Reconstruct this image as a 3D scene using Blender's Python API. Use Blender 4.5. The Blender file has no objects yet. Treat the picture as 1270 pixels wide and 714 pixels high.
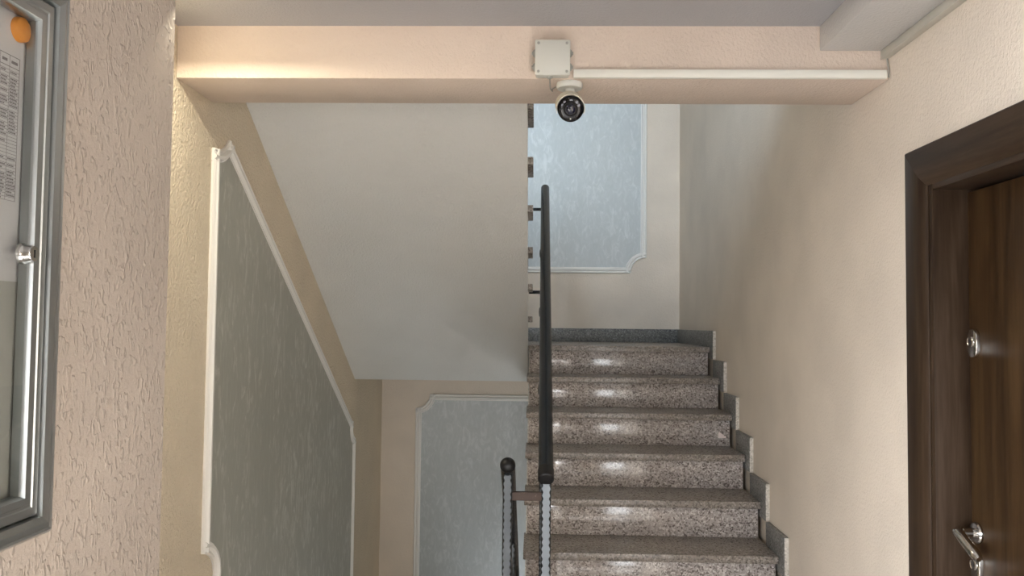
import bpy, bmesh, math, random
from mathutils import Vector, Matrix

# ------------------------------------------------------------------ scene, camera, light
S = bpy.context.scene
COL = S.collection
EYE = 1.66                      # eye height above the hall floor; heights below are given from the eye
random.seed(4)

def W(p):                       # eye-relative metres -> scene metres (hall floor at z = 0)
    return Vector((p[0], p[1], p[2] + EYE))

cam = bpy.data.cameras.new('camera'); camo = bpy.data.objects.new('camera', cam); COL.objects.link(camo)
F_PX = 1006.02; yaw, pitch, roll = .0278, .0434, .0109
cam.sensor_fit = 'HORIZONTAL'; cam.sensor_width = 36.0; cam.lens = F_PX / 1270 * 36
cam.clip_start = .02
fw = Vector((-math.sin(yaw)*math.cos(pitch), math.cos(yaw)*math.cos(pitch), math.sin(pitch)))
r0 = Vector((math.cos(yaw), math.sin(yaw), 0)); u0 = r0.cross(fw)
rt = r0*math.cos(roll) + u0*math.sin(roll); up = rt.cross(fw)
M = Matrix((rt, up, -fw)).transposed().to_4x4(); M.translation = W((0, 0, 0))
camo.matrix_world = M
S.camera = camo

S.view_settings.view_transform = 'Standard'; S.view_settings.look = 'None'
S.view_settings.gamma = 1; S.view_settings.use_curve_mapping = False
S.view_settings.exposure = 0.2
S.cycles.use_denoising = True
S.cycles.max_bounces = 12; S.cycles.diffuse_bounces = 8; S.cycles.caustics_reflective = False; S.cycles.caustics_refractive = False
S.cycles.sample_clamp_indirect = 6

world = bpy.data.worlds.new('sky'); S.world = world; world.use_nodes = True
bg = world.node_tree.nodes['Background']; bg.inputs[0].default_value = (.80, .90, 1, 1); bg.inputs[1].default_value = 1.2

def area(name, loc, rot, sx, sy, power, col):
    l = bpy.data.lights.new(name, 'AREA'); l.shape = 'RECTANGLE'; l.size = sx; l.size_y = sy
    l.energy = power; l.color = col
    o = bpy.data.objects.new(name, l); COL.objects.link(o); o.location = W(loc); o.rotation_euler = rot
    return o
R90 = math.radians(90)
DAY = (.90, .96, 1.0); XLO = -1.125
# daylight outside entrance door and upper window; side and lower ones are added fill
area('daylight_entrance', (.62, -4.6, -.55), (R90-.45, 0, 0), 1.1, 2.1, 95, (.97, .985, 1.0))
area('fill_side', (-1.75, -.40, -.70), (R90-.85, 0, -R90), 1.9, 1.6, 610, (.95, .985, 1.03))  # added fill brightening the right wall through an unseen window
area('daylight_upper', (XLO-.5, -.50, 2.95), (R90-.2, 0, -R90+.7), 1.9, 1.9, 560, (.70, .88, 1.06))
area('fill_lower', (.45, 2.45, -3.5), (R90, 0, 0), 1.0, 1.9, 70, DAY)  # added fill for the lower rear wall through an unseen door

# ------------------------------------------------------------------ materials
def mat(name):
    m = bpy.data.materials.new(name); m.use_nodes = True
    nt = m.node_tree; b = nt.nodes['Principled BSDF']
    return m, nt, b
def N(nt, t, **kw):
    n = nt.nodes.new(t)
    for k, v in kw.items():
        if k in n.inputs: n.inputs[k].default_value = v
        else: setattr(n, k, v)
    return n
def pos(nt, scale=(1, 1, 1), rot=(0, 0, 0)):
    g = N(nt, 'ShaderNodeNewGeometry'); m = N(nt, 'ShaderNodeMapping')
    m.inputs['Scale'].default_value = scale; m.inputs['Rotation'].default_value = rot
    nt.links.new(g.outputs['Position'], m.inputs['Vector']); return m.outputs['Vector']
def ramp(nt, fac, stops):
    r = N(nt, 'ShaderNodeValToRGB'); e = r.color_ramp.elements
    while len(e) < len(stops): e.new(.5)
    for i, (p, c) in enumerate(stops):
        e[i].position = p; e[i].color = (*c, 1) if len(c) == 3 else c
    nt.links.new(fac, r.inputs[0]); return r.outputs[0]
def bump(nt, b, height, strength, dist, prev=None):
    n = N(nt, 'ShaderNodeBump'); n.inputs['Strength'].default_value = strength; n.inputs['Distance'].default_value = dist
    nt.links.new(height, n.inputs['Height'])
    if prev: nt.links.new(prev, n.inputs['Normal'])
    nt.links.new(n.outputs[0], b.inputs['Normal']); return n.outputs[0]
def math_n(nt, op, a, b_=None):
    n = N(nt, 'ShaderNodeMath', operation=op)
    for i, v in enumerate((a, b_)):
        if v is None: continue
        if isinstance(v, (int, float)): n.inputs[i].default_value = v
        else: nt.links.new(v, n.inputs[i])
    return n.outputs[0]
def mixc(nt, fac, a, b_):
    n = N(nt, 'ShaderNodeMix', data_type='RGBA')
    for i, v in ((0, fac), (6, a), (7, b_)):
        if isinstance(v, tuple): n.inputs[i].default_value = (*v, 1)
        elif isinstance(v, (int, float)): n.inputs[i].default_value = v
        else: nt.links.new(v, n.inputs[i])
    return n.outputs[2]

def simple(name, col, rough=.5, metal=0, spec=.5, coat=0):
    m, nt, b = mat(name)
    b.inputs['Base Color'].default_value = (*col, 1); b.inputs['Roughness'].default_value = rough
    b.inputs['Metallic'].default_value = metal; b.inputs['Specular IOR Level'].default_value = spec
    b.inputs['Coat Weight'].default_value = coat
    return m

def stucco(name, col, fine=1.0, worms=0.0, var=.05):
    """painted roller plaster: fine grain, optional raised worm-like strokes"""
    m, nt, b = mat(name)
    n1 = N(nt, 'ShaderNodeTexNoise', Scale=3.0, Detail=4.0); nt.links.new(pos(nt), n1.inputs['Vector'])
    c = tuple(x*(1-var) for x in col); d = tuple(min(1, x*(1+var)) for x in col)
    nt.links.new(ramp(nt, n1.outputs[0], [(.35, c), (.65, d)]), b.inputs['Base Color'])
    b.inputs['Roughness'].default_value = .62; b.inputs['Specular IOR Level'].default_value = .35
    g = N(nt, 'ShaderNodeTexNoise', Scale=110.0, Detail=3.0, Roughness=.6); nt.links.new(pos(nt, (1, 1, .8)), g.inputs['Vector'])
    nm = bump(nt, b, g.outputs[0], .8, .006*fine)
    if worms:
        w = N(nt, 'ShaderNodeTexNoise', Scale=62.0, Detail=1.0, Distortion=.6); nt.links.new(pos(nt, (1, 1, .42), (.25, 0, .2)), w.inputs['Vector'])
        a = math_n(nt, 'ABSOLUTE', math_n(nt, 'SUBTRACT', w.outputs[0], .5))
        ridge = ramp(nt, a, [(.0, (1, 1, 1)), (.15, (0, 0, 0))])
        k = N(nt, 'ShaderNodeTexNoise', Scale=48.0, Detail=1.0); nt.links.new(pos(nt, (1, 1, .8), (1, 2, 3)), k.inputs['Vector'])
        mask = ramp(nt, k.outputs[0], [(.5, (0, 0, 0)), (.58, (1, 1, 1))])
        h = math_n(nt, 'MULTIPLY', ridge, mask)
        bump(nt, b, h, worms, .008, nm)
    return m

def venetian(name, col, light, rough=.35, str_=.35, stretch=(1, 1, .45)):
    """silvery trowelled plaster with lighter wispy streaks"""
    m, nt, b = mat(name)
    n = N(nt, 'ShaderNodeTexNoise', Scale=26.0, Detail=5.0, Roughness=.62, Distortion=1.4); nt.links.new(pos(nt, stretch, (.3, .2, 0)), n.inputs['Vector'])
    n2 = N(nt, 'ShaderNodeTexNoise', Scale=4.0, Detail=3.0); nt.links.new(pos(nt, stretch), n2.inputs['Vector'])
    s = math_n(nt, 'ADD', n.outputs[0], math_n(nt, 'MULTIPLY', math_n(nt, 'SUBTRACT', n2.outputs[0], .5), .35))
    dark = tuple(x*.93 for x in col)
    nt.links.new(ramp(nt, s, [(.30, dark), (.52, col), (.70, light)]), b.inputs['Base Color'])
    b.inputs['Roughness'].default_value = rough; b.inputs['Metallic'].default_value = .15
    b.inputs['Specular IOR Level'].default_value = .5
    bump(nt, b, n.outputs[0], str_, .004)
    return m

def granite(name, a, b1, c, rough=.16, scale=150):
    m, nt, b = mat(name)
    v = N(nt, 'ShaderNodeTexVoronoi', Scale=float(scale), Randomness=1.0); nt.links.new(pos(nt), v.inputs['Vector'])
    v2 = N(nt, 'ShaderNodeTexNoise', Scale=scale*1.1, Detail=3.0, Roughness=.7); nt.links.new(pos(nt), v2.inputs['Vector'])
    sep = N(nt, 'ShaderNodeSeparateColor'); nt.links.new(v.outputs['Color'], sep.inputs[0])
    f = math_n(nt, 'ADD', math_n(nt, 'MULTIPLY', sep.outputs[0], .6), math_n(nt, 'MULTIPLY', v2.outputs[0], .4))
    nt.links.new(ramp(nt, f, [(.22, a), (.45, b1), (.62, b1), (.80, c)]), b.inputs['Base Color'])
    n3 = N(nt, 'ShaderNodeTexNoise', Scale=90.0, Detail=2.0); nt.links.new(pos(nt), n3.inputs['Vector'])
    nt.links.new(ramp(nt, n3.outputs[0], [(.3, (rough*.7,)*3), (.7, (rough*1.5,)*3)]), b.inputs['Roughness'])
    b.inputs['Specular IOR Level'].default_value = .6
    bump(nt, b, v2.outputs[0], .05, .002)
    return m

def wood(name, c0, c1, c2, grain=(14, 14, .9), rough=.42):
    m, nt, b = mat(name)
    n = N(nt, 'ShaderNodeTexNoise', Scale=1.6, Detail=6.0, Roughness=.62, Distortion=.5); nt.links.new(pos(nt, grain), n.inputs['Vector'])
    f = N(nt, 'ShaderNodeTexNoise', Scale=9.0, Detail=3.0); nt.links.new(pos(nt, grain), f.inputs['Vector'])
    s = math_n(nt, 'ADD', math_n(nt, 'MULTIPLY', n.outputs[0], .75), math_n(nt, 'MULTIPLY', f.outputs[0], .25))
    nt.links.new(ramp(nt, s, [(.34, c0), (.5, c1), (.66, c2)]), b.inputs['Base Color'])
    b.inputs['Roughness'].default_value = rough; b.inputs['Specular IOR Level'].default_value = .18
    bump(nt, b, s, .12, .002)
    return m

def paint_metal(name, col, chip, rough=.33, amount=.66):
    m, nt, b = mat(name)
    n = N(nt, 'ShaderNodeTexNoise', Scale=70.0, Detail=5.0, Roughness=.75); nt.links.new(pos(nt, (1, .6, .6)), n.inputs['Vector'])
    nt.links.new(ramp(nt, n.outputs[0], [(amount, col), (amount+.03, chip)]), b.inputs['Base Color'])
    b.inputs['Roughness'].default_value = rough; b.inputs['Specular IOR Level'].default_value = .35
    n2 = N(nt, 'ShaderNodeTexNoise', Scale=160.0, Detail=2.0); nt.links.new(pos(nt), n2.inputs['Vector'])
    bump(nt, b, n2.outputs[0], .25, .002)
    return m

def glass(name, tint=(1, 1, 1), refl=.06):
    m, nt, b = mat(name); nt.nodes.remove(b); out = nt.nodes['Material Output']
    t = N(nt, 'ShaderNodeBsdfTransparent'); t.inputs[0].default_value = (*tint, 1)
    g = N(nt, 'ShaderNodeBsdfGlossy'); g.inputs['Roughness'].default_value = .03
    fr = N(nt, 'ShaderNodeFresnel'); fr.inputs[0].default_value = 1.45
    ge = N(nt, 'ShaderNodeNewGeometry'); x = N(nt, 'ShaderNodeMixShader')
    nt.links.new(math_n(nt, 'MULTIPLY', fr.outputs[0], math_n(nt, 'SUBTRACT', 1.0, ge.outputs['Backfacing'])), x.inputs[0])
    nt.links.new(t.outputs[0], x.inputs[1]); nt.links.new(g.outputs[0], x.inputs[2]); nt.links.new(x.outputs[0], out.inputs[0])
    return m

PEACH = (.71, .63, .54)
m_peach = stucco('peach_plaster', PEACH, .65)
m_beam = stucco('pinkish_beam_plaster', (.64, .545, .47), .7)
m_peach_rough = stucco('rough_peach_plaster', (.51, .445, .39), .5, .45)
m_peach_coarse = stucco('coarse_peach_plaster', (.74, .645, .50), 2.6)
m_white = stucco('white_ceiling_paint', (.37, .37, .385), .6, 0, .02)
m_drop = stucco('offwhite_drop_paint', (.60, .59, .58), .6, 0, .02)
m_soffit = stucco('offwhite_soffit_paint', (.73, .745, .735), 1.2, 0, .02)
m_trim = simple('white_moulding_paint', (.78, .77, .74), .4)
m_panel = venetian('silver_plaster', (.455, .49, .50), (.555, .585, .595), .34, .2)
m_panel_left = venetian('olive_grey_plaster', (.39, .395, .35), (.55, .555, .51), .42, .25, (1, 1, .35))
m_granite = granite('pink_brown_granite', (.14, .118, .11), (.42, .38, .36), (.68, .645, .62), .10)
m_granite_tread = granite('tread_granite', (.11, .094, .083), (.25, .22, .195), (.40, .365, .33), .3)
m_granite_grey = granite('grey_granite', (.08, .08, .078), (.17, .168, .16), (.30, .30, .29), .35)
m_granite_cut = granite('cut_granite_edge', (.40, .38, .34), (.58, .55, .50), (.72, .70, .66), .7)
m_concrete = stucco('grey_concrete', (.42, .41, .385), 1.0)
m_wood_leaf = wood('walnut_door_leaf', (.018, .009, .0035), (.036, .0185, .0075), (.060, .033, .0135))
m_wood_frame = wood('walnut_door_frame', (.018, .010, .006), (.034, .0205, .012), (.056, .036, .023))
m_wood_head = wood('walnut_door_head', (.018, .010, .006), (.034, .0205, .012), (.056, .036, .023), (14, .9, 14))
m_dark = simple('dark_gap', (.012, .010, .009), .8)
m_rail = paint_metal('black_blue_rail_paint', (.006, .009, .013), (.10, .13, .16), .26, .70)
m_black = simple('black_plastic', (.006, .006, .007), .38, 0, .3)
m_hammer = simple('lit_hammered_steel_front', (.055, .066, .076), .38, .3, .6)  # front flats only, lightened for the light they catch
m_hammer_lit = simple('lit_hammered_steel_post', (.13, .15, .17), .35, .4, .6)  # lighter copy for the right post; light on its face is in the colour
m_hammer_dark = simple('dark_hammered_steel_paint', (.012, .014, .016), .35, 0, .5)
m_rust = paint_metal('rusty_brown_steel', (.055, .036, .029), (.14, .115, .10), .6, .6)
m_chrome = simple('chrome', (.62, .61, .59), .14, 1)
m_alu = simple('satin_aluminium', (.40, .42, .42), .30, .9)
m_alu_dark = simple('aluminium_groove', (.16, .18, .185), .4, .5)
m_grey_plastic = simple('grey_corner_plastic', (.30, .31, .305), .45)
m_box = simple('grey_white_plastic', (.60, .61, .57), .38)
m_box_dark = simple('grommet_grey', (.33, .34, .32), .5)
m_duct = simple('white_trunking', (.78, .78, .72), .4)
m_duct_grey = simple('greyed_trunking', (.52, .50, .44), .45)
m_cam = simple('cream_camera_plastic', (.70, .66, .56), .35)
m_camwhite = simple('white_camera_plastic', (.72, .74, .72), .35)
m_camglass = simple('black_camera_glass', (.004, .004, .005), .06, 0, .35)
m_lens = simple('lens_glass', (.006, .007, .02), .03, 0, .6)
m_led = simple('infrared_led', (.16, .16, .18), .2, .4)
m_housing = simple('dark_lamp_housing', (.03, .03, .03), .7)
m_cable = simple('grey_cable', (.30, .29, .26), .5)
m_paper = simple('white_paper', (.74, .72, .72), .7)
m_ink = simple('grey_ink', (.24, .215, .22), .7)
m_back = simple('grey_felt_backing', (.46, .45, .41), .6)
m_orange = simple('orange_plastic', (.85, .31, .03), .35)
m_glass = glass('board_glass', (.86, .87, .87))
m_pane = glass('window_glass')
m_pale_patch = stucco('pale_pink_patch', (.88, .78, .76), .6)
m_tilefloor = granite('hall_floor_granite', (.30, .28, .26), (.48, .455, .43), (.62, .60, .575), .14, 120)
m_green = stucco('grass_outside', (.10, .22, .04), 1.5, 0, .5)
m_pave = stucco('pavement_outside', (.45, .44, .42), 1)

# ------------------------------------------------------------------ builders
class MB:
    def __init__(self): self.bm = bmesh.new()
    def box(self, lo, hi, bevel=0, seg=2):
        vs = [self.bm.verts.new(W((x, y, z))) for x in (lo[0], hi[0]) for y in (lo[1], hi[1]) for z in (lo[2], hi[2])]
        fs = [(0, 1, 3, 2), (4, 6, 7, 5), (0, 4, 5, 1), (2, 3, 7, 6), (0, 2, 6, 4), (1, 5, 7, 3)]
        faces = [self.bm.faces.new([vs[i] for i in f]) for f in fs]
        if bevel:
            es = list({e for f in faces for e in f.edges})
            bmesh.ops.bevel(self.bm, geom=es, offset=bevel, segments=seg, profile=.5, affect='EDGES')
        return self
    def prism(self, poly, axis, a, b, bevel=0):
        """poly of 2-D points in the other two axes (in x,y,z order), pushed from a to b along axis"""
        def P(p, t):
            q = list(p); q.insert('xyz'.index(axis), t); return W(q)
        A = [self.bm.verts.new(P(p, a)) for p in poly]; B = [self.bm.verts.new(P(p, b)) for p in poly]
        n = len(poly); fs = [self.bm.faces.new(A[::-1]), self.bm.faces.new(B)]
        for i in range(n): fs.append(self.bm.faces.new((A[i], A[(i+1) % n], B[(i+1) % n], B[i])))
        if bevel:
            es = list({e for f in fs for e in f.edges})
            bmesh.ops.bevel(self.bm, geom=es, offset=bevel, segments=2, profile=.5, affect='EDGES')
        return self
    def tube(self, pts, rad, seg=16, caps=True):
        pts = [W(p) for p in pts]; rads = rad if isinstance(rad, (list, tuple)) else [rad]*len(pts)
        rings = []; ref = None
        for i, p in enumerate(pts):
            t = (pts[min(i+1, len(pts)-1)] - pts[max(i-1, 0)]).normalized()
            if ref is None: ref = Vector((1, 0, 0)) if abs(t.x) < .9 else Vector((0, 0, 1))
            u = (ref - t*ref.dot(t)).normalized(); v = t.cross(u); ref = u
            rings.append([self.bm.verts.new(p + (u*math.cos(2*math.pi*k/seg) + v*math.sin(2*math.pi*k/seg))*rads[i]) for k in range(seg)])
        for a, b in zip(rings, rings[1:]):
            for k in range(seg): self.bm.faces.new((a[k], a[(k+1) % seg], b[(k+1) % seg], b[k]))
        if caps: self.bm.faces.new(rings[0][::-1]); self.bm.faces.new(rings[-1])
        return self
    def lathe(self, origin, direction, prof, seg=32):
        """prof: list of (radius, distance along direction)"""
        d = Vector(direction).normalized(); ref = Vector((0, 0, 1)) if abs(d.z) < .9 else Vector((1, 0, 0))
        u = (ref - d*ref.dot(d)).normalized(); v = d.cross(u); o = W(origin); rings = []
        for r, h in prof:
            if r < 1e-5: rings.append([self.bm.verts.new(o + d*h)]); continue
            rings.append([self.bm.verts.new(o + d*h + (u*math.cos(2*math.pi*k/seg) + v*math.sin(2*math.pi*k/seg))*r) for k in range(seg)])
        for a, b in zip(rings, rings[1:]):
            for k in range(seg):
                q = [a[k % len(a)], a[(k+1) % len(a)], b[(k+1) % len(b)], b[k % len(b)]]
                q = [x for i, x in enumerate(q) if x not in q[:i]]
                if len(q) > 2: self.bm.faces.new(q)
        for rg in (rings[0], rings[-1]):
            if len(rg) > 2: self.bm.faces.new(rg)
        return self
    def poly(self, pts, back=None):
        """flat n-gon; with back vector, a thin slab"""
        A = [self.bm.verts.new(W(p)) for p in pts]; self.bm.faces.new(A)
        if back is not None:
            B = [self.bm.verts.new(W(p) + Vector(back)) for p in pts]; self.bm.faces.new(B[::-1]); n = len(A)
            for i in range(n): self.bm.faces.new((A[i], B[i], B[(i+1) % n], A[(i+1) % n]))
        return self
    def build(self, name, material, parent=None, smooth=False, loc=None):
        bmesh.ops.recalc_face_normals(self.bm, faces=self.bm.faces)
        off = parent_world(parent) if parent else (W(loc) if loc else Vector((0, 0, 0)))
        bmesh.ops.translate(self.bm, verts=self.bm.verts, vec=-off)
        me = bpy.data.meshes.new(name); self.bm.to_mesh(me); self.bm.free()
        me.materials.append(material)
        if smooth:
            for p in me.polygons: p.use_smooth = True
            if hasattr(me, 'set_sharp_from_angle'): me.set_sharp_from_angle(angle=math.radians(35))
        o = bpy.data.objects.new(name, me); COL.objects.link(o)
        if parent: o.parent = parent
        else: o.location = off
        return o

def parent_world(p):
    v = Vector(p.location)
    while p.parent: p = p.parent; v += p.location
    return v
def thing(name, label, cat, loc, group=None):
    o = bpy.data.objects.new(name, None); COL.objects.link(o); o.location = W(loc); o.empty_display_size = .05
    o['label'] = label; o['category'] = cat
    if group: o['group'] = group
    return o
def tag(o, label, cat, group=None):
    o['label'] = label; o['category'] = cat
    if group: o['group'] = group
    return o
def struct(o):
    o['kind'] = 'structure'; return o
def box(name, lo, hi, m, parent=None, bevel=0, smooth=False):
    return MB().box(lo, hi, bevel).build(name, m, parent, smooth)
def dup(o, dx, dy, dz, parent):
    c = o.copy(); COL.objects.link(c); c.parent = parent
    c.location = o.location + Vector((dx, dy, dz)); return c

# ------------------------------------------------------------------ key measures (from the eye)
XL, XR, XN = -1.125, 1.072, -.93
YB0, YB1 = 2.471, 2.757          # beam front and back
ZB, ZC, ZFL2 = .753, .918, 1.40  # beam underside, ceiling, upper floor
YW = 6.03                        # rear wall of the stairwell
ZF = -EYE                        # hall floor
RISE, RUN = .17, .272
YL = 4.89; ZL = -.13             # nosing of the half landing
nose = lambda i: (YL - RUN*i, ZL - RISE*i)     # i steps below the landing; i = 8 is the first tread
ZTOP, ZBOT = 3.98, -4.75

# ------------------------------------------------------------------ room shell
def wall_with_holes(name, axis, at, th, u0, u1, v0, v1, holes, m):
    """slab across axis ('x' or 'y') from at to at+th, u = other horizontal axis, v = z; holes in (u0,u1,v0,v1)"""
    us = sorted({u0, u1, *[h[0] for h in holes], *[h[1] for h in holes]}); vs = sorted({v0, v1, *[h[2] for h in holes], *[h[3] for h in holes]})
    b = MB()
    for a, c in zip(us, us[1:]):
        run = None
        for d, e in zip(vs, vs[1:]):
            mu, mv = (a+c)/2, (d+e)/2
            solid = not any(h[0] < mu < h[1] and h[2] < mv < h[3] for h in holes)
            if solid: run = (run[0], e) if run else (d, e)
            if run and (not solid or e == vs[-1]):
                if axis == 'x': b.box((min(at, at+th), a, run[0]), (max(at, at+th), c, run[1]))
                else: b.box((a, min(at, at+th), run[0]), (c, max(at, at+th), run[1]))
                run = None
    bmesh.ops.remove_doubles(b.bm, verts=b.bm.verts, dist=1e-5)
    cnt = {}
    for f in b.bm.faces: cnt.setdefault(tuple(round(x, 4) for x in f.calc_center_median()), []).append(f)
    dead = [f for fs in cnt.values() if len(fs) > 1 for f in fs]
    bmesh.ops.delete(b.bm, geom=dead, context='FACES_ONLY')
    return struct(b.build(name, m))

DY0, DY1, DZ1 = 1.27, 2.225, .395          # clear opening of the flat door in the right wall
wall_with_holes('wall_right', 'x', XR, .24, -4.0, YW+.2, ZBOT, ZTOP, [(DY0, DY1, ZF, DZ1)], m_peach)
struct(box('wall_left', (XL-.22, 2.0285, ZBOT), (XL, YW+.2, ZTOP), m_peach_coarse))
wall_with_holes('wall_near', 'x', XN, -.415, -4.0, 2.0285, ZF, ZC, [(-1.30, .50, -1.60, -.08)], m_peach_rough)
struct(box('wall_back', (XL, YW, ZBOT), (XR, YW+.2, ZTOP), m_peach))
struct(box('floor', (XL-.2, -4.0, ZF-.2), (XR+.0, 2.70, ZF), m_tilefloor))
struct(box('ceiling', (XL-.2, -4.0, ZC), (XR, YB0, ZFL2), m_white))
struct(MB().box((XL, YB0, ZB), (XR, YB1, ZFL2), .004).build('ceiling_beam', m_beam, None, True))
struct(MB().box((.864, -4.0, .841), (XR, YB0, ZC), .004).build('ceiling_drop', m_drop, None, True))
# entrance wall behind the viewer with a glazed double door
EX0, EX1 = .16, 1.04
wall_with_holes('wall_front', 'y', -4.0, -.2, XL-.2, XR+.2, ZF, ZC, [(EX0, EX1, ZF, .42)], m_peach)
def glazed_door(name, x0, x1, y, z0, z1, leaves, m, solid=.18):
    r = struct(bpy.data.objects.new(name, None)); COL.objects.link(r); r.location = W(((x0+x1)/2, y, z0))
    f = MB()
    f.box((x0, y-.05, z0), (x0+.05, y+.02, z1)); f.box((x1-.05, y-.05, z0), (x1, y+.02, z1)); f.box((x0+.05, y-.05, z1-.05), (x1-.05, y+.02, z1))
    f.build('door_frame', m, r)
    w = (x1-x0-.1)/leaves
    for k in range(leaves):
        a = x0+.05+w*k; b = a+w; l = MB()
        l.box((a+.003, y-.04, z0+.01), (a+.06, y, z1-.055)); l.box((b-.06, y-.04, z0+.01), (b-.003, y, z1-.055))
        l.box((a+.06, y-.04, z0+.01), (b-.06, y, z0+solid)); l.box((a+.06, y-.04, z1-.12), (b-.06, y, z1-.055))
        lf = l.build('door_leaf', m, r)
        MB().box((a+.06, y-.023, z0+solid), (b-.06, y-.017, z1-.12)).build('pane', m_pane, lf)
    return r
glazed_door('door_2', EX0, EX1, -4.02, ZF, .42, 2, m_alu)
struct(box('ground_outside', (-6, -12, ZF-.25), (6, -4.2, ZF-.05), m_pave))
struct(box('lawn_outside', (-6, -18, ZF-.25), (6, -12, ZF-.02), m_green))
# upper hall: floor slab is the ceiling mesh; walls and a window
wall_with_holes('wall_upper_left', 'x', XL, -.22, -1.4, 2.0285, ZFL2, ZTOP, [(-1.3, .60, 1.9, 3.85)], m_peach)
struct(box('wall_upper_front', (XL, -1.55, ZFL2), (XR, -1.4, ZTOP), m_peach))
def side_window(name, x, y0, y1, z0, z1, m):
    r = struct(bpy.data.objects.new(name, None)); COL.objects.link(r); r.location = W((x, (y0+y1)/2, z0))
    b = MB(); c = (y0+y1)/2
    for a, d in ((y0, y0+.06), (c-.03, c+.03), (y1-.06, y1)): b.box((x-.03, a, z0), (x+.03, d, z1))
    for a, d in ((y0+.06, c-.03), (c+.03, y1-.06)):
        b.box((x-.03, a, z0), (x+.03, d, z0+.06)); b.box((x-.03, a, z1-.06), (x+.03, d, z1))
        MB().box((x-.003, a, z0+.06), (x+.003, d, z1-.06)).build('pane', m_pane, r)
    b.build('window_frame', m, r)
side_window('window_1', XL-.16, -1.3, .60, 1.9, 3.85, m_camwhite)
side_window('added_window_2', -1.26, -1.30, .50, -1.60, -.08, m_camwhite)  # unseen window added to let the side fill onto the right wall
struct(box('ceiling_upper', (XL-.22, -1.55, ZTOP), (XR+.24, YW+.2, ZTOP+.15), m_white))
# lower storey
struct(box('floor_lower', (XL-.2, 2.3, ZBOT-.15), (XR+.2, YW+.2, ZBOT), m_tilefloor))
wall_with_holes('wall_lower', 'y', 2.70, -.2, XL, XR, ZBOT, ZF-.2, [(.02, .92, ZBOT, -2.6)], m_peach)
glazed_door('added_door_3', .02, .92, 2.62, ZBOT, -2.6, 1, m_alu)  # unseen door added to let light onto the lower rear wall

# ------------------------------------------------------------------ the flight going up (right side)
SX0, SX1 = -.038, XR-.02          # treads run between these
st = thing('staircase', 'granite staircase of brown speckled steps rising beside the right wall to the landing', 'staircase', (.5, 2.72, ZF))
slab = [(2.78, ZF-.02)]
# stepped concrete core under the granite
core = [(2.76, ZF-.15)]
for i in range(8, -1, -1):
    y, z = nose(i); core += [(y+.055, z-RISE-.035), (y+.055, z-.035)]
core += [(YL+.204, ZL-.035), (YL+.204, ZL-.232), (3.0, ZF-.15)]
MB().prism(core, 'x', -.02, XR-.022).build('flight_slab', m_concrete, st)
ld = struct(bpy.data.objects.new('floor_landing', None)); COL.objects.link(ld); ld.location = W((0, YL+.5, ZL-.232))
MB().box((XL+.001, YL+.205, ZL-.232), (XR-.001, YW-.001, ZL-.0335)).build('landing_slab', m_soffit, ld)
y8, z8 = nose(8)
tread0 = MB().box((SX0, y8, z8-.033), (SX1-.001, y8+RUN+.055, z8), .003).build('tread', m_granite_tread, st, True)
riser0 = MB().box((SX0+.014, y8+.03, z8-RISE), (SX1-.006, y8+.052, z8-.033), .0015).build('riser', m_granite, st, True)
side0 = MB().box((SX0+.008, y8+.028, z8-RISE), (SX0+.0138, y8+.056, z8-.033)).build('riser_edge', m_granite_cut, st)
skirt0 = MB().box((SX1, y8-.07, z8-.07), (XR-.0006, y8+RUN-.071, z8+.098), .002).build('skirting', m_granite_grey, st, True)
cut0 = MB().box((SX1+.0015, y8-.0725, z8-.07), (XR-.0012, y8-.0702, z8+.096)).build('skirting_edge', m_granite_cut, st)
for i in range(7, -1, -1):
    k = 8-i; dy, dz = RUN*k, RISE*k
    if i: dup(tread0, 0, dy, dz, st)
    dup(riser0, 0, dy, dz, st); dup(side0, 0, dy, dz, st)
    if i: dup(skirt0, 0, dy, dz, st)
    dup(cut0, 0, dy, dz, st)
MB().box((SX0, YL, ZL-.033), (SX1-.001, YW-.021, ZL), .003).build('landing_tile', m_granite_tread, ld, True)
MB().box((XL+.001, YL+.20, ZL-.033), (SX0-.002, YW-.021, ZL), .003).build('landing_tile', m_granite_tread, ld, True)
MB().box((SX1, YL-.07, ZL-.07), (XR-.0006, YW-.021, ZL+.098), .002).build('skirting', m_granite_grey, ld, True)
MB().box((XL+.001, YW-.02, ZL), (XR-.0006, YW-.0006, ZL+.098), .002).build('skirting', m_granite_grey, ld, True)
# small flat pale patch with uneven top at the right end of one riser
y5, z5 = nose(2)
patch_o = MB().poly([(.985, y5+.0292, -.598), (1.026, y5+.0292, -.598), (1.026, y5+.0292, -.584), (1.020, y5+.0292, -.588), (1.012, y5+.0292, -.580), (1.002, y5+.0292, -.574), (.994, y5+.0292, -.568), (.986, y5+.0292, -.567)], (0, .0006, 0)).build('pale_patch', m_pale_patch)
tag(patch_o, 'small pale patch with uneven top at the right end of the third riser from the top', 'pale_patch')

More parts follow.
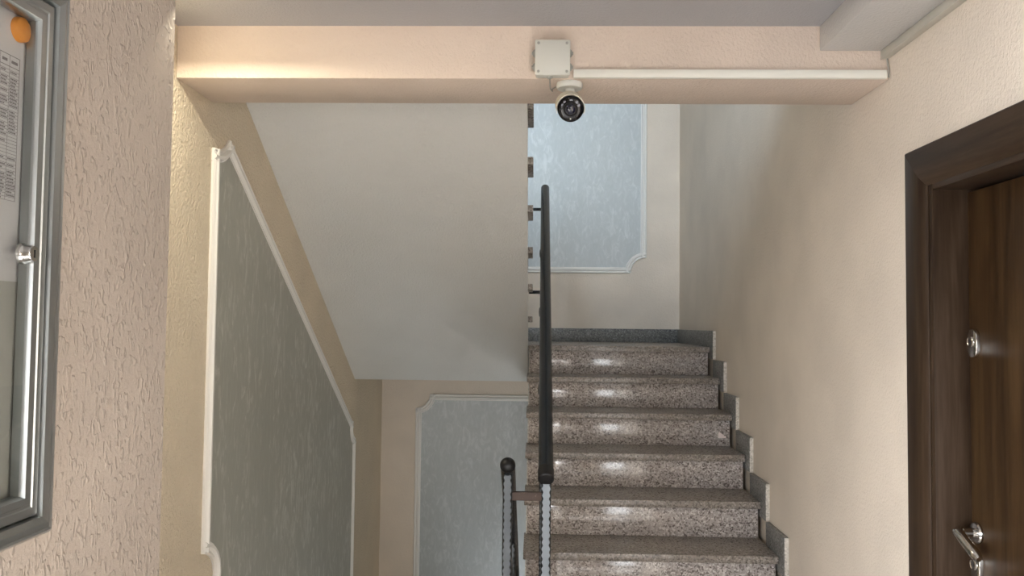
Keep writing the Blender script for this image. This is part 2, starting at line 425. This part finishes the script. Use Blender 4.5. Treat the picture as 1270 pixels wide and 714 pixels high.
# ------------------------------------------------------------------ the flight coming back overhead (left side)
UX0, UX1 = XL+.0008, -.035
ust = thing('staircase', 'upper flight with smooth off-white underside sloping across the left of the stairwell', 'staircase', (-.58, YL, ZL))
sl = (.84+.362)/(3.0801-5.0949)   # slope of the soffit
zs = lambda y: -.362 + sl*(y-5.0949)
core = [(YL+.205, zs(YL+.205))]
NU = 8
for k in range(1, NU+1):
    y, z = YL - RUN*(k-1), ZL + RISE*k
    core += [(y-.05, z-RISE-.033), (y-.05, z-.033)]
core[1] = (YL+.205, ZL-.033); core.insert(2, (YL-.05, ZL-.033))
core += [(YB1+.0008, ZL+RISE*NU-.033), (YB1+.0008, zs(YB1))]
MB().prism(core, 'x', UX0, UX1).build('flight_slab', m_soffit, ust)
ut = MB().box((UX0, YL-RUN-.05, ZL+RISE-.033), (UX1+.025, YL, ZL+RISE), .003).build('tread', m_granite_tread, ust, True)
ur = MB().box((UX0, YL-.05, ZL), (UX1-.001, YL-.028, ZL+RISE-.033), .0015).build('riser', m_granite, ust, True)
MB().box((UX0, YB1+.0012, ZL+RISE*NU-.033), (UX1+.025, YL-RUN*(NU-1), ZL+RISE*NU), .003).build('tread', m_granite_tread, ust, True)
for k in range(1, NU):
    if k < NU-1: dup(ut, 0, -RUN*k, RISE*k, ust)
    dup(ur, 0, -RUN*k, RISE*k, ust)

# ------------------------------------------------------------------ the flight going down (left side, below the frame)
dst = MB(); pts = [(2.70, ZF-.2)]
for k in range(0, 9): 
    y = 2.72 + RUN*k; pts += [(y, ZF-RISE*k), (y, ZF-RISE*(k+1))]
pts[1] = (2.70, ZF); pts[2] = (2.70, ZF-RISE)
zl2 = ZF-RISE*9
pts += [(YW-.001, zl2), (YW-.001, zl2-.22), (2.72+RUN*8.5, zl2-.22)]
dst.prism(pts, 'x', XL+.001, -.12)
d = struct(dst.build('lower_flight', m_granite_tread))
struct(box('floor_lower_landing', (-.119, 2.72+RUN*8, zl2-.22), (XR-.001, YW-.001, zl2), m_granite_tread))

# ------------------------------------------------------------------ wall panels (moulding around trowelled plaster)
def bez(p1, c, p2, n=7):
    out = []
    for i in range(n+1):
        t = i/n; out.append(tuple((1-t)**2*a + 2*t*(1-t)*b + t*t*e for a, b, e in zip(p1, c, p2)))
    return out
def panel(name, label, corners, notches, normal, m_field, loc, width=.045, prof=None):
    """corners: 3-D outline corners in order; notches: (distance before, distance after) per corner, scooped inward"""
    n = len(corners); C = [Vector(c) for c in corners]; runs = []
    arcs = []
    for i in range(n):
        p, c, q = C[i-1], C[i], C[(i+1) % n]
        a = c + (p-c).normalized()*notches[i][0]; b = c + (q-c).normalized()*notches[i][1]
        ua, ub = (p-c).normalized(), (q-c).normalized()
        g = c + (a-c + b-c)*max(.3, 2*(1/(ua+ub).length - .25))
        arcs.append([Vector(v) for v in bez(a, g, b)])
    path = []; owner = []
    for i in range(n):
        for j, v in enumerate(arcs[i]):
            path.append(v)
    na = len(arcs[0]); N_ = len(path); nv = Vector(normal)
    cen = sum(C, Vector((0, 0, 0)))/n
    t0 = (path[na]-path[na-1]).normalized()
    sgn = 1 if nv.cross(t0).dot(cen-path[na]) > 0 else -1
    offs = []                      # inward direction at every arc point, taken from its own arc only
    for i in range(n):
        for j in range(na):
            p0, p1 = arcs[i][max(j-1, 0)], arcs[i][min(j+1, na-1)]
            offs.append(nv.cross((p1-p0).normalized())*sgn)
    prof = prof or [(0, 0), (0, .008), (.006, .014), (.012, .007), (.018, .007), (.024, .018), (.034, .018), (.040, .008), (.045, .007), (.045, 0)]
    root = thing(name, label, 'wall panel', loc)
    def run(idx, nm):
        b = MB(); rings = []; own = None; lift = .0009
        if nm == 'moulding':
            own = nv.cross((path[idx[1]]-path[idx[0]]).normalized())*sgn; lift = .0005
        for i in idx:
            rings.append([b.bm.verts.new(W(path[i] + (own or offs[i])*(w*width/.045) + nv*(h+lift))) for w, h in prof])
        for r1, r2 in zip(rings, rings[1:]):
            for k in range(len(prof)): b.bm.faces.new((r1[k], r1[(k+1) % len(prof)], r2[(k+1) % len(prof)], r2[k]))
        b.bm.faces.new(rings[0]); b.bm.faces.new(rings[-1][::-1])
        return b.build(nm, m_trim, root, True)
    for i in range(n):
        base = i*na
        run(list(range(base, base+na)), 'corner_moulding')
        run([base+na-1, (base+na) % N_], 'moulding')
    f = MB(); pts = [path[i] + offs[i]*(width*.6) + nv*.004 for i in range(N_)]
    vs = [f.bm.verts.new(W(p)) for p in pts]; fc = f.bm.faces.new(vs)
    bmesh.ops.triangulate(f.bm, faces=[fc])
    ext = bmesh.ops.extrude_face_region(f.bm, geom=list(f.bm.faces))
    bmesh.ops.translate(f.bm, vec=nv*-.0035, verts=[v for v in ext['geom'] if isinstance(v, bmesh.types.BMVert)])
    f.build('plaster_field', m_field, root)
    return root
nt_ = (.118, .118)
panel('wall_panel', 'silver plaster panel with white scooped-corner moulding on the rear wall above the landing', 
      [(-.87, YW, .377), (.828, YW, .377), (.828, YW, 1.95), (-.87, YW, 1.95)], [nt_]*4, (0, -1, 0), m_panel, (0, YW, .377))
panel('wall_panel', 'silver trowelled plaster panel low on the rear wall under the landing', 
      [(-.872, YW, -2.45), (.828, YW, -2.45), (.828, YW, -.53), (-.872, YW, -.53)], [(.105, .105)]*4, (0, -1, 0), m_panel, (0, YW, -2.45))
ls = -.604; zt = lambda y: .668 + ls*(y-2.886)
panel('wall_panel', 'slanting olive grey plaster panel framed in white moulding on the left stair wall',
      [(XL, 2.762, -.90), (XL, 5.10, -.90+ls*(5.10-2.762)), (XL, 5.10, zt(5.10)), (XL, 2.762, zt(2.762))],
      [(.105, .11), (.10, .10), (.06, .085), (.168, .145)], (1, 0, 0), m_panel_left, (XL, 3.9, -1.5))

# ------------------------------------------------------------------ railings
def hammered_post(name, x, y, z0, z1, parent, w=.030, m=None):
    """square bar with scalloped hammered edges: front flat coloured lighter as if lit, all other faces dark"""
    b = MB(); e = MB(); n = max(4, int((z1-z0)/.004)); ring = []; eb = []
    for i in range(n+1):
        z = z0 + (z1-z0)*i/n
        c = .0042 + .0022*math.sin(i*math.pi/2.6 + x*40) + .0008*math.sin(i*.37)
        h = w/2
        P = [(-h+c, -h), (h-c, -h), (h, -h+c), (h, h-c), (h-c, h), (-h+c, h), (-h, h-c), (-h, -h+c)]
        ring.append([b.bm.verts.new(W((x+p[0], y+p[1], z))) for p in P])
    me_faces = []
    for r1, r2 in zip(ring, ring[1:]):
        for k in range(8):
            f = b.bm.faces.new((r1[k], r1[(k+1) % 8], r2[(k+1) % 8], r2[k])); f.material_index = 0 if k == 0 else 1
    for f in (b.bm.faces.new(ring[0]), b.bm.faces.new(ring[-1])): f.material_index = 1
    o = b.build(name, m or m_hammer, parent); o.data.materials.append(m_hammer_dark)
    return o
rr = thing('stair_railing', 'dark steel railing of the rising flight, long round handrail seen end-on', 'railing', (.042, 2.6, ZF))
RX0, RX1 = .0419, .0565; RY0, RY1 = 2.6, 4.72; RZ0, RZ1 = -.490, .79
rl = lambda y: (RX0+(RX1-RX0)*(y-RY0)/(RY1-RY0), y, RZ0+(RZ1-RZ0)*(y-RY0)/(RY1-RY0))
dirv = (Vector(rl(RY1))-Vector(rl(RY0))).normalized()
MB().tube([rl(RY0), rl(RY1)], .0245, 28).build('handrail', m_rail, rr, True)
b = MB(); o = Vector(rl(RY0)); 
b.lathe(o, -dirv, [(.0255, -.04), (.0262, -.035), (.0262, 0), (.0252, .006), (.021, .0095), (0, .0105)])
cap = b.build('end_cap', m_black, rr, True)
for k in range(7):
    a = math.radians(200 + k*23); 
    r_ = MB(); u = Vector((1, 0, 0)); v = dirv.cross(u)*-1
    pp = o - dirv*.006 + (u*math.cos(a)+v*math.sin(a))*.0235
    r_.tube([pp + dirv*.012, pp - dirv*.006 - (u*math.cos(a)+v*math.sin(a))*.004], .0012, 6).build('cap_rib', m_rail, cap)
e = Vector(rl(RY1))
MB().lathe(e, dirv, [(.0245, 0), (.021, .008), (.012, .014), (0, .016)]).build('end_cap', m_black, rr, True)
hammered_post('post', .0432, 2.612, ZF+.001, RZ0-.018, rr, .031, m_hammer_lit)
for i, yy in ((6, 3.36), (4, 3.90), (2, 4.445)):
    y, z = nose(i); p = rl(yy)
    pst = hammered_post('post', p[0]-.006, yy, z+.001, p[2]-.02, rr, .026)
    MB().lathe((p[0]-.006, yy, p[2]-.24), (0, 0, 1), [(.012, -.03), (.022, -.02), (.024, 0), (.022, .02), (.012, .03)], 12).build('post_collar', m_hammer_dark, pst, True)
newel = MB().box((.036, 4.915, ZL+.001), (.066, 4.945, .79), .003).build('newel_post', m_rail, rr, True)
p = rl(RY1); MB().tube([p, (p[0], 4.93, .80)], .012, 12).build('rail_link', m_rail, rr, True)
MB().box((-.075, 2.60, -.562), (.029, 2.618, -.535), .002).build('brace', m_rust, rr, True)
rr2 = thing('stair_railing', 'dark steel railing of the descending flight, rounded handrail end beside the rusty brace', 'railing', (-.079, 2.6, ZF))
l2 = lambda y: (-.079+(.0)*(y-2.6), y, -.460-.62*(y-2.6))
d2 = (Vector(l2(4.7))-Vector(l2(2.6))).normalized()
MB().tube([l2(2.585), l2(4.7)], .0235, 28).build('handrail', m_rail, rr2, True)
MB().lathe(l2(2.585), -d2, [(.0235, -.002), (.0245, .0), (.0245, .012), (.020, .022), (.011, .028), (0, .029)]).build('end_cap', m_black, rr2, True)
hammered_post('post', -.0795, 2.607, ZF+.001, -.478, rr2)
for yy in (3.22, 3.76, 4.30):
    k = int((yy-2.72)//RUN)+1; p = l2(yy)
    hammered_post('post', p[0], yy, p[2]-.98, p[2]-.02, rr2, .026)
MB().box((-.086, 2.62, -.64), (-.072, 2.624, -.62)).build('rail_bracket', m_hammer_dark, rr2)
MB().prism([(2.625, -.60), (2.625, -.64), (4.5, -.64-.62*1.875), (4.5, -.60-.62*1.875)], 'x', -.085, -.073).build('lower_bar', m_hammer_dark, rr2)
# railing stubs on the upper flight
rr3 = thing('stair_railing', 'two short black bars reaching from the upper flight to the landing post', 'railing', (-.09, 4.84, ZL+RISE))
MB().box((-.103, 4.835, ZL+RISE+.001), (-.077, 4.861, .86), .003).build('newel_post', m_rail, rr3, True)
MB().box((-.0765, 4.845, .676), (.056, 4.859, .694), .002).build('cross_bar', m_rail, rr3, True)
MB().box((-.0335, 4.845, .177), (.056, 4.859, .197), .002).build('cross_bar', m_rail, rr3, True)
MB().tube([(-.09, 4.848, .86), (-.09, 4.1, 1.33)], .0235, 20).build('handrail', m_rail, rr3, True)

# ------------------------------------------------------------------ junction box, trunking, camera
jb = thing('junction_box', 'square pale grey junction box screwed to the beam face', 'junction box', (.047, YB0, .80))
MB().box((-.003, 2.432, .7535), (.099, YB0-.0006, .858), .006).build('box_body', m_box, jb, True)
MB().box((-.0055, 2.424, .7515), (.1015, 2.4318, .860), .004).build('lid', m_box, jb, True)
for x in (.005, .091):
    for z in (.762, .849):
        s_ = MB().lathe((x, 2.4239, z), (0, -1, 0), [(.0042, 0), (.0042, .0012), (.0034, .002), (0, .002)], 14).build('screw', m_box_dark, jb, True)
for x, dx in ((-.003, -1), (.099, 1)):
    for z in (.783, .826):
        MB().lathe((x, 2.452, z), (dx, 0, 0), [(.013, 0), (.012, .004), (.009, .008), (.005, .009), (.005, .012), (0, .012)], 20).build('grommet', m_box_dark, jb, True)
for x in (.025, .066):
    MB().lathe((x, 2.452, .858), (0, 0, 1), [(.013, 0), (.012, .003), (.009, .005), (0, .005)], 20).build('grommet', m_box_dark, jb, True)
MB().lathe((.040, 2.452, .7535), (0, 0, -1), [(.010, 0), (.009, .004), (.005, .006), (0, .006)], 20).build('grommet', m_box_dark, jb, True)
t1 = thing('cable_trunking', 'straight white cable trunking running along the lower edge of the beam', 'trunking', (.6, YB0, .765))
MB().box((.1135, 2.4575, .7535), (1.062, YB0-.0006, .7795), .001).build('channel', m_duct, t1, True)
MB().box((.1135, 2.4550, .7545), (1.062, 2.4573, .7785), .0008).build('cover', m_duct, t1, True)
t2 = thing('cable_trunking', 'greyish cable trunking under the ceiling drop along the right wall', 'trunking', (XR-.02, .5, .82))
MB().box((1.046, -3.5, .816), (XR-.0006, YB0-.004, .8404), .002).build('channel', m_duct_grey, t2, True)
MB().box((1.044, -3.5, .8135), (1.058, YB0-.006, .8155), .0007).build('cover', m_duct_grey, t2, True)
c2 = MB().tube([(1.064, 2.462, .815), (1.0655, 2.462, .800), (1.067, 2.460, .785), (1.0675, 2.460, .77), (1.0675, 2.461, .757)], .0028, 8).build('cable', m_cable, None, True)
tag(c2, 'short grey cable dropping from the wall trunking end at the beam corner', 'cable')

cm = thing('security_camera', 'white bullet security camera with glossy black front hung under the beam', 'camera', (.104, 2.545, ZB))
cx = .1035; cy = 2.515
MB().lathe((cx, cy, ZB-.0006), (0, 0, -1), [(.040, 0), (.041, .004), (.041, .013), (.038, .018), (.016, .020), (.015, .026), (0, .026)]).build('mount_base', m_camwhite, cm, True)
MB().lathe((cx, cy, ZB-.024), (0, 0, -1), [(.0145, 0), (.013, .010), (.014, .024), (.010, .040), (0, .042)]).build('neck', m_camwhite, cm, True)
ax = Vector((.012, -1, -.42)).normalized()
fc = Vector((.1035, 2.432, .650))        # centre of the front glass
b = MB(); b.lathe(fc, -ax, [(.0385, -.003), (.0398, 0), (.0398, .02), (.0398, .075), (.036, .092), (.022, .104), (0, .106)], 40)
body = b.build('body', m_cam, cm, True)
b = MB(); b.lathe(fc, ax, [(.0392, -.006), (.0398, .001), (.0392, .007), (.034, .0105), (.025, .012), (0, .0125)], 40)
face = b.build('front_glass', m_camglass, cm, True)
MB().lathe(fc + ax*.0105, ax, [(.0215, 0), (.0215, .0028), (.0185, .0040), (.0165, .0022), (.0165, 0)], 36).build('lens_ring', m_black, face, True)
MB().lathe(fc + ax*.011, ax, [(.0150, 0), (.014, .003), (.009, .0055), (0, .0065)], 36).build('lens', m_lens, face, True)
uu = Vector((1, 0, 0)); vv = uu.cross(ax).normalized()
if vv.z < 0: vv = -vv
for dx, dz in ((-.018, .021), (.018, .021), (-.024, .012), (.024, .012)):
    MB().lathe(fc + ax*.0108 + uu*dx + vv*dz, ax, [(.0048, 0), (.0045, .001), (0, .0014)], 16).build('infrared_lamp', m_led, face, True)
MB().lathe(fc + ax*.0112 - vv*.029, ax, [(.0022, 0), (.002, .001), (0, .0013)], 12).build('status_lamp', m_camwhite, face, True)
# sun hood over the top of the body
b = MB(); rings = []
for s_ in (-.004, .02, .05, .082):
    ring = []
    for rr_ in (.0418, .0440):
        for k in range(15):
            a = math.radians(-20 + 220*k/14); ring.append(W(fc - ax*s_ + (uu*math.cos(a) + vv*math.sin(a))*rr_))
    rings.append([b.bm.verts.new(v) for v in ring])
for r1, r2 in zip(rings, rings[1:]):
    for k in range(14):
        b.bm.faces.new((r1[k], r1[k+1], r2[k+1], r2[k])); b.bm.faces.new((r1[15+k], r2[15+k], r2[16+k], r1[16+k]))
    for k in (0, 14): b.bm.faces.new((r1[k], r2[k], r2[15+k], r1[15+k]))
for r1 in (rings[0], rings[-1]):
    for k in range(14): b.bm.faces.new((r1[k], r1[15+k], r1[16+k], r1[k+1]))
b.build('hood', m_cam, cm, True)
MB().box((cx-.007, 2.452, .690), (cx+.007, 2.464, .6955), .0015).build('hood_screw', m_camwhite, cm, True)
cb = MB()
cb.tube([(.040, 2.452, .748), (.041, 2.462, .738), (.043, 2.49, .728), (.050, 2.505, .724), (.049, 2.52, .735), (.058, 2.525, .742), (.068, 2.517, .745)], .0022, 8)
c1 = cb.build('cable', m_cable, None, True)
tag(c1, 'thin looped cable joining the junction box to the camera mount', 'cable')

# ------------------------------------------------------------------ noticeboard, paper, magnet on the near left wall
BX = XN + .0006; Y0, Y1 = .74, 1.492; Z0, Z1 = -.392, .612
nb = thing('noticeboard', 'lockable glazed aluminium noticeboard fixed to the near left wall', 'noticeboard', (XN, (Y0+Y1)/2, Z0))
MB().box((BX, Y0+.01, Z0+.01), (BX+.006, Y1-.01, Z1-.01)).build('backing', m_back, nb)
fr = [(0, 0), (0, .040), (.006, .046), (.010, .044), (.014, .046), (.023, .049), (.034, .0445), (.036, .036), (.0365, .0)]
def rail(name, p, q, inward, material, prof, parent, miter=True):
    p, q, inw = Vector(p), Vector(q), Vector(inward); t = (q-p).normalized(); b = MB(); R_ = []
    for base, s in ((p, 1), (q, -1)):
        R_.append([b.bm.verts.new(W(base + inw*w + t*s*(w if miter else 0) + Vector((h, 0, 0)))) for w, h in prof])
    n = len(prof)
    for k in range(n): b.bm.faces.new((R_[0][k], R_[0][(k+1) % n], R_[1][(k+1) % n], R_[1][k]))
    b.bm.faces.new(R_[0]); b.bm.faces.new(R_[1][::-1])
    return b.build(name, material, parent, True)
cor = [(BX, Y0, Z0), (BX, Y1, Z0), (BX, Y1, Z1), (BX, Y0, Z1)]; inw = [(0, 0, 1), (0, -1, 0), (0, 0, -1), (0, 1, 0)]
for i in range(4): rail('frame_rail', cor[i], cor[(i+1) % 4], inw[i], m_alu, fr, nb)
for yy, zz in ((Y1, Z0), (Y1, Z1), (Y0, Z0), (Y0, Z1)):
    sy = 1 if yy == Y1 else -1; sz = 1 if zz == Z1 else -1
    a = (BX, yy-sy*.022, zz-sz*.022); bq = (BX+.043, yy+sy*.0015, zz+sz*.0015)
    MB().box([min(i, j) for i, j in zip(a, bq)], [max(i, j) for i, j in zip(a, bq)], .006).build('corner_piece', m_grey_plastic, nb, True)
d = .0385
door = MB().box((BX+.0275, Y0+d+.02, Z0+d+.02), (BX+.0315, Y1-d-.02, Z1-d-.02)).build('glass_door', m_glass, nb)
dp = [(0, .012), (0, .036), (.003, .0385), (.016, .0385), (.018, .036), (.022, .036), (.024, .0375), (.036, .0375), (.040, .030), (.040, .012)]
cor2 = [(BX, Y0+d, Z0+d), (BX, Y1-d, Z0+d), (BX, Y1-d, Z1-d), (BX, Y0+d, Z1-d)]
for i in range(4): rail('door_rail', cor2[i], cor2[(i+1) % 4], inw[i], m_alu, dp, door)
lk = MB().lathe((BX+.0315, 1.392, .112), (1, 0, 0), [(.0185, 0), (.0185, .004), (.0170, .008), (.0150, .012), (.0145, .020), (.0130, .023), (.0, .0235)], 32).build('lock', m_chrome, door, True)
MB().box((BX+.0548, 1.3907, .105), (BX+.0556, 1.3933, .119)).build('keyhole', m_dark, door)
pp = thing('notice_paper', 'white printed sheet with a narrow ruled table inside the noticeboard', 'paper', (BX+.008, 1.3, .06))
PX = BX+.0062
MB().box((PX, 1.06, .064), (PX+.0008, 1.437, .565)).build('sheet', m_paper, pp)
tb = MB(); TX = PX+.0008
def ink(y0, y1, z0, z1): tb.box((TX, y0, z0), (TX+.0002, y1, z1))
TY1, TZ1, TZ0 = 1.405, .459, .205; rows = 40
ink(1.10, TY1, TZ1, TZ1+.0012); ink(1.10, TY1, TZ1-.020, TZ1-.0188); ink(TY1-.0012, TY1, TZ0, TZ1)
cols = [TY1, 1.377, 1.352, 1.325, 1.298, 1.27, 1.24, 1.20, 1.15, 1.10]
for c_ in cols[1:]: ink(c_, c_+.0008, TZ0, TZ1)
rh = (TZ1-.02-TZ0)/rows
for j in range(rows):
    z = TZ0 + rh*j; ink(1.10, TY1, z, z+.0007)
    if random.random() < .14: continue
    for a, c_ in zip(cols[1:], cols):
        if random.random() < .15: continue
        w = (c_-a)*random.uniform(.55, .85); y = a+.003
        while y < a+w:
            l_ = random.uniform(.002, .005); ink(y, min(y+l_, c_-.002), z+.0018, z+rh-.0012); y += l_+.0009
for a, c_ in zip(cols[1:], cols): ink(a+.005, c_-.006, TZ1-.0125, TZ1-.0075)
tb.build('printed_table', m_ink, pp)['kind'] = 'stuff'
mg = MB().lathe((PX+.0008, 1.398, .512), (1, 0, 0), [(.0225, 0), (.0225, .006), (.021, .010), (.016, .0125), (.008, .0135), (0, .0137)], 36).build('magnet', m_orange, None, True)
tag(mg, 'round orange magnet holding the printed sheet on the noticeboard', 'magnet')

# ------------------------------------------------------------------ flat door in the right wall
dr = struct(bpy.data.objects.new('door_1', None)); COL.objects.link(dr); dr.location = W((XR, 1.75, ZF))
DX = XR+.078                                # face of the leaf
cp = [(0, 0), (0, .012), (.004, .017), (.012, .019), (.060, .019), (.085, .017), (.104, .010), (.110, .004), (.110, 0)]   # (inward, proud)
CW = .110; CY1, CZ1 = DY1+.1, .497; CY0 = DY0-.1
def cas(name, p, q, inward, m, miter):
    p, q, i_ = Vector(p), Vector(q), Vector(inward); t = (q-p).normalized(); b = MB(); R_ = []
    for base, s, mt in ((p, 1, miter[0]), (q, -1, miter[1])):
        R_.append([b.bm.verts.new(W(base + i_*w + t*s*(w if mt else 0) + Vector((-h-.0006, 0, 0)))) for w, h in cp])
    n = len(cp)
    for k in range(n): b.bm.faces.new((R_[0][k], R_[0][(k+1) % n], R_[1][(k+1) % n], R_[1][k]))
    b.bm.faces.new(R_[0]); b.bm.faces.new(R_[1][::-1])
    return b.build(name, m, dr, True)
YO = 2.335
cas('casing', (XR, YO, ZF+.001), (XR, YO, CZ1), (0, -1, 0), m_wood_frame, (False, True))
cas('casing', (XR, CY0, CZ1), (XR, YO, CZ1), (0, 0, -1), m_wood_head, (True, True))
cas('casing', (XR, CY0, ZF+.001), (XR, CY0, CZ1), (0, 1, 0), m_wood_frame, (False, True))
# lining: stands in the opening
MB().box((XR-.004, DY1-.024, ZF+.001), (XR+.20, DY1-.001, DZ1-.001), .002).build('lining', m_wood_frame, dr, True)
MB().box((XR-.004, DY0+.001, ZF+.001), (XR+.20, DY0+.024, DZ1-.001), .002).build('lining', m_wood_frame, dr, True)
MB().box((XR-.004, DY0+.024, DZ1-.024), (XR+.20, DY1-.0245, DZ1-.001), .002).build('lining', m_wood_head, dr, True)
leaf = MB().box((DX, DY0+.03, ZF+.008), (DX+.06, DY1-.044, DZ1-.034), .003).build('door_leaf', m_wood_leaf, dr, True)
MB().box((DX+.045, DY0+.024, ZF+.001), (DX+.09, DY1-.0245, DZ1-.025)).build('dark_gap_sheet', m_dark, dr)  # near-black sheet behind the leaf; the gap's shade is in its colour
def escutcheon(yc, zc):
    hw, hh = .023, .038; pts = []
    for k in range(33):
        a = 2*math.pi*k/32
        pts.append((hw*math.cos(a), (hh-hw)*(1 if math.sin(a) > 1e-6 else -1 if math.sin(a) < -1e-6 else 0) + hw*math.sin(a)))
    pts = pts[:-1]; b = MB(); R_ = []
    for sc, h in ((1, 0), (1, .006), (.93, .010), (.80, .0115)):
        R_.append([b.bm.verts.new(W((DX-.0004-h, yc+p[0]*sc, zc+p[1]*(1-(1-sc)*.6)))) for p in pts])
    for r1, r2 in zip(R_, R_[1:]):
        for k in range(32): b.bm.faces.new((r1[k], r1[(k+1) % 32], r2[(k+1) % 32], r2[k]))
    b.bm.faces.new(R_[0]); b.bm.faces.new(R_[-1][::-1])
    e_ = b.build('lock_plate', m_chrome, dr, True); e_['label'] = 'chrome oval lock plate'
    MB().lathe((DX-.0118, yc, zc+.004), (-1, 0, 0), [(.0145, 0), (.0145, .003), (.013, .004), (.011, .0025), (0, .0025)], 28).build('lock_cylinder', m_chrome, e_, True)
    MB().box((DX-.0152, yc-.0014, zc-.003), (DX-.0140, yc+.0014, zc+.010)).build('keyhole', m_dark, e_)
escutcheon(2.150, -.039); escutcheon(2.150, -.612)
hd = MB().lathe((DX-.0004, 2.150, -.527), (-1, 0, 0), [(.027, 0), (.027, .005), (.024, .009), (.012, .011), (.0125, .014), (.0125, .05), (0, .05)], 32).build('door_handle', m_chrome, dr, True)
hd['label'] = 'chrome lever handle'
def lever():
    b = MB(); P = [(DX-.046, 2.152, -.522), (DX-.056, 2.140, -.524), (DX-.058, 2.115, -.532), (DX-.057, 2.08, -.548), (DX-.055, 2.045, -.566)]
    pts = []
    for i in range(len(P)-1):
        for t in range(4): pts.append(tuple(a+(c-a)*t/4 for a, c in zip(P[i], P[i+1])))
    pts.append(P[-1]); n = len(pts)
    b.tube(pts, [.0125]*4 + [.0140]*(n-6) + [.012, .007], 16)
    return b.build('lever', m_chrome, hd, True)
lever()

# ------------------------------------------------------------------ ceiling lamp by the beam, plus an added fill lamp (both out of frame)
def strip_lamp(x0, x1, y, power, col, label):
    r = thing('ceiling_lamp', label, 'ceiling lamp', ((x0+x1)/2, y, ZC))
    b = MB(); b.box((x0, y-.05, ZC-.010), (x1, y+.05, ZC-.0006)); b.box((x0, y-.054, ZC-.075), (x1, y-.050, ZC-.0006)); b.box((x0, y+.050, ZC-.030), (x1, y+.054, ZC-.0006))
    b.build('lamp_housing', m_housing, r)
    l = bpy.data.lights.new('lamp_light', 'AREA'); l.shape = 'RECTANGLE'; l.size = x1-x0-.06; l.size_y = .03; l.energy = power; l.color = col
    o = bpy.data.objects.new('lamp_light', l); COL.objects.link(o); o.parent = r; o.location = (0, 0, -.0125)
strip_lamp(-1.05, -.86, 2.115, 7.5, (1, .92, .72), 'short warm lamp on the ceiling in the left corner before the beam')
strip_lamp(-.6, .6, -.9, 7, (1, .93, .80), 'unseen strip lamp added as fill farther back in the hall')
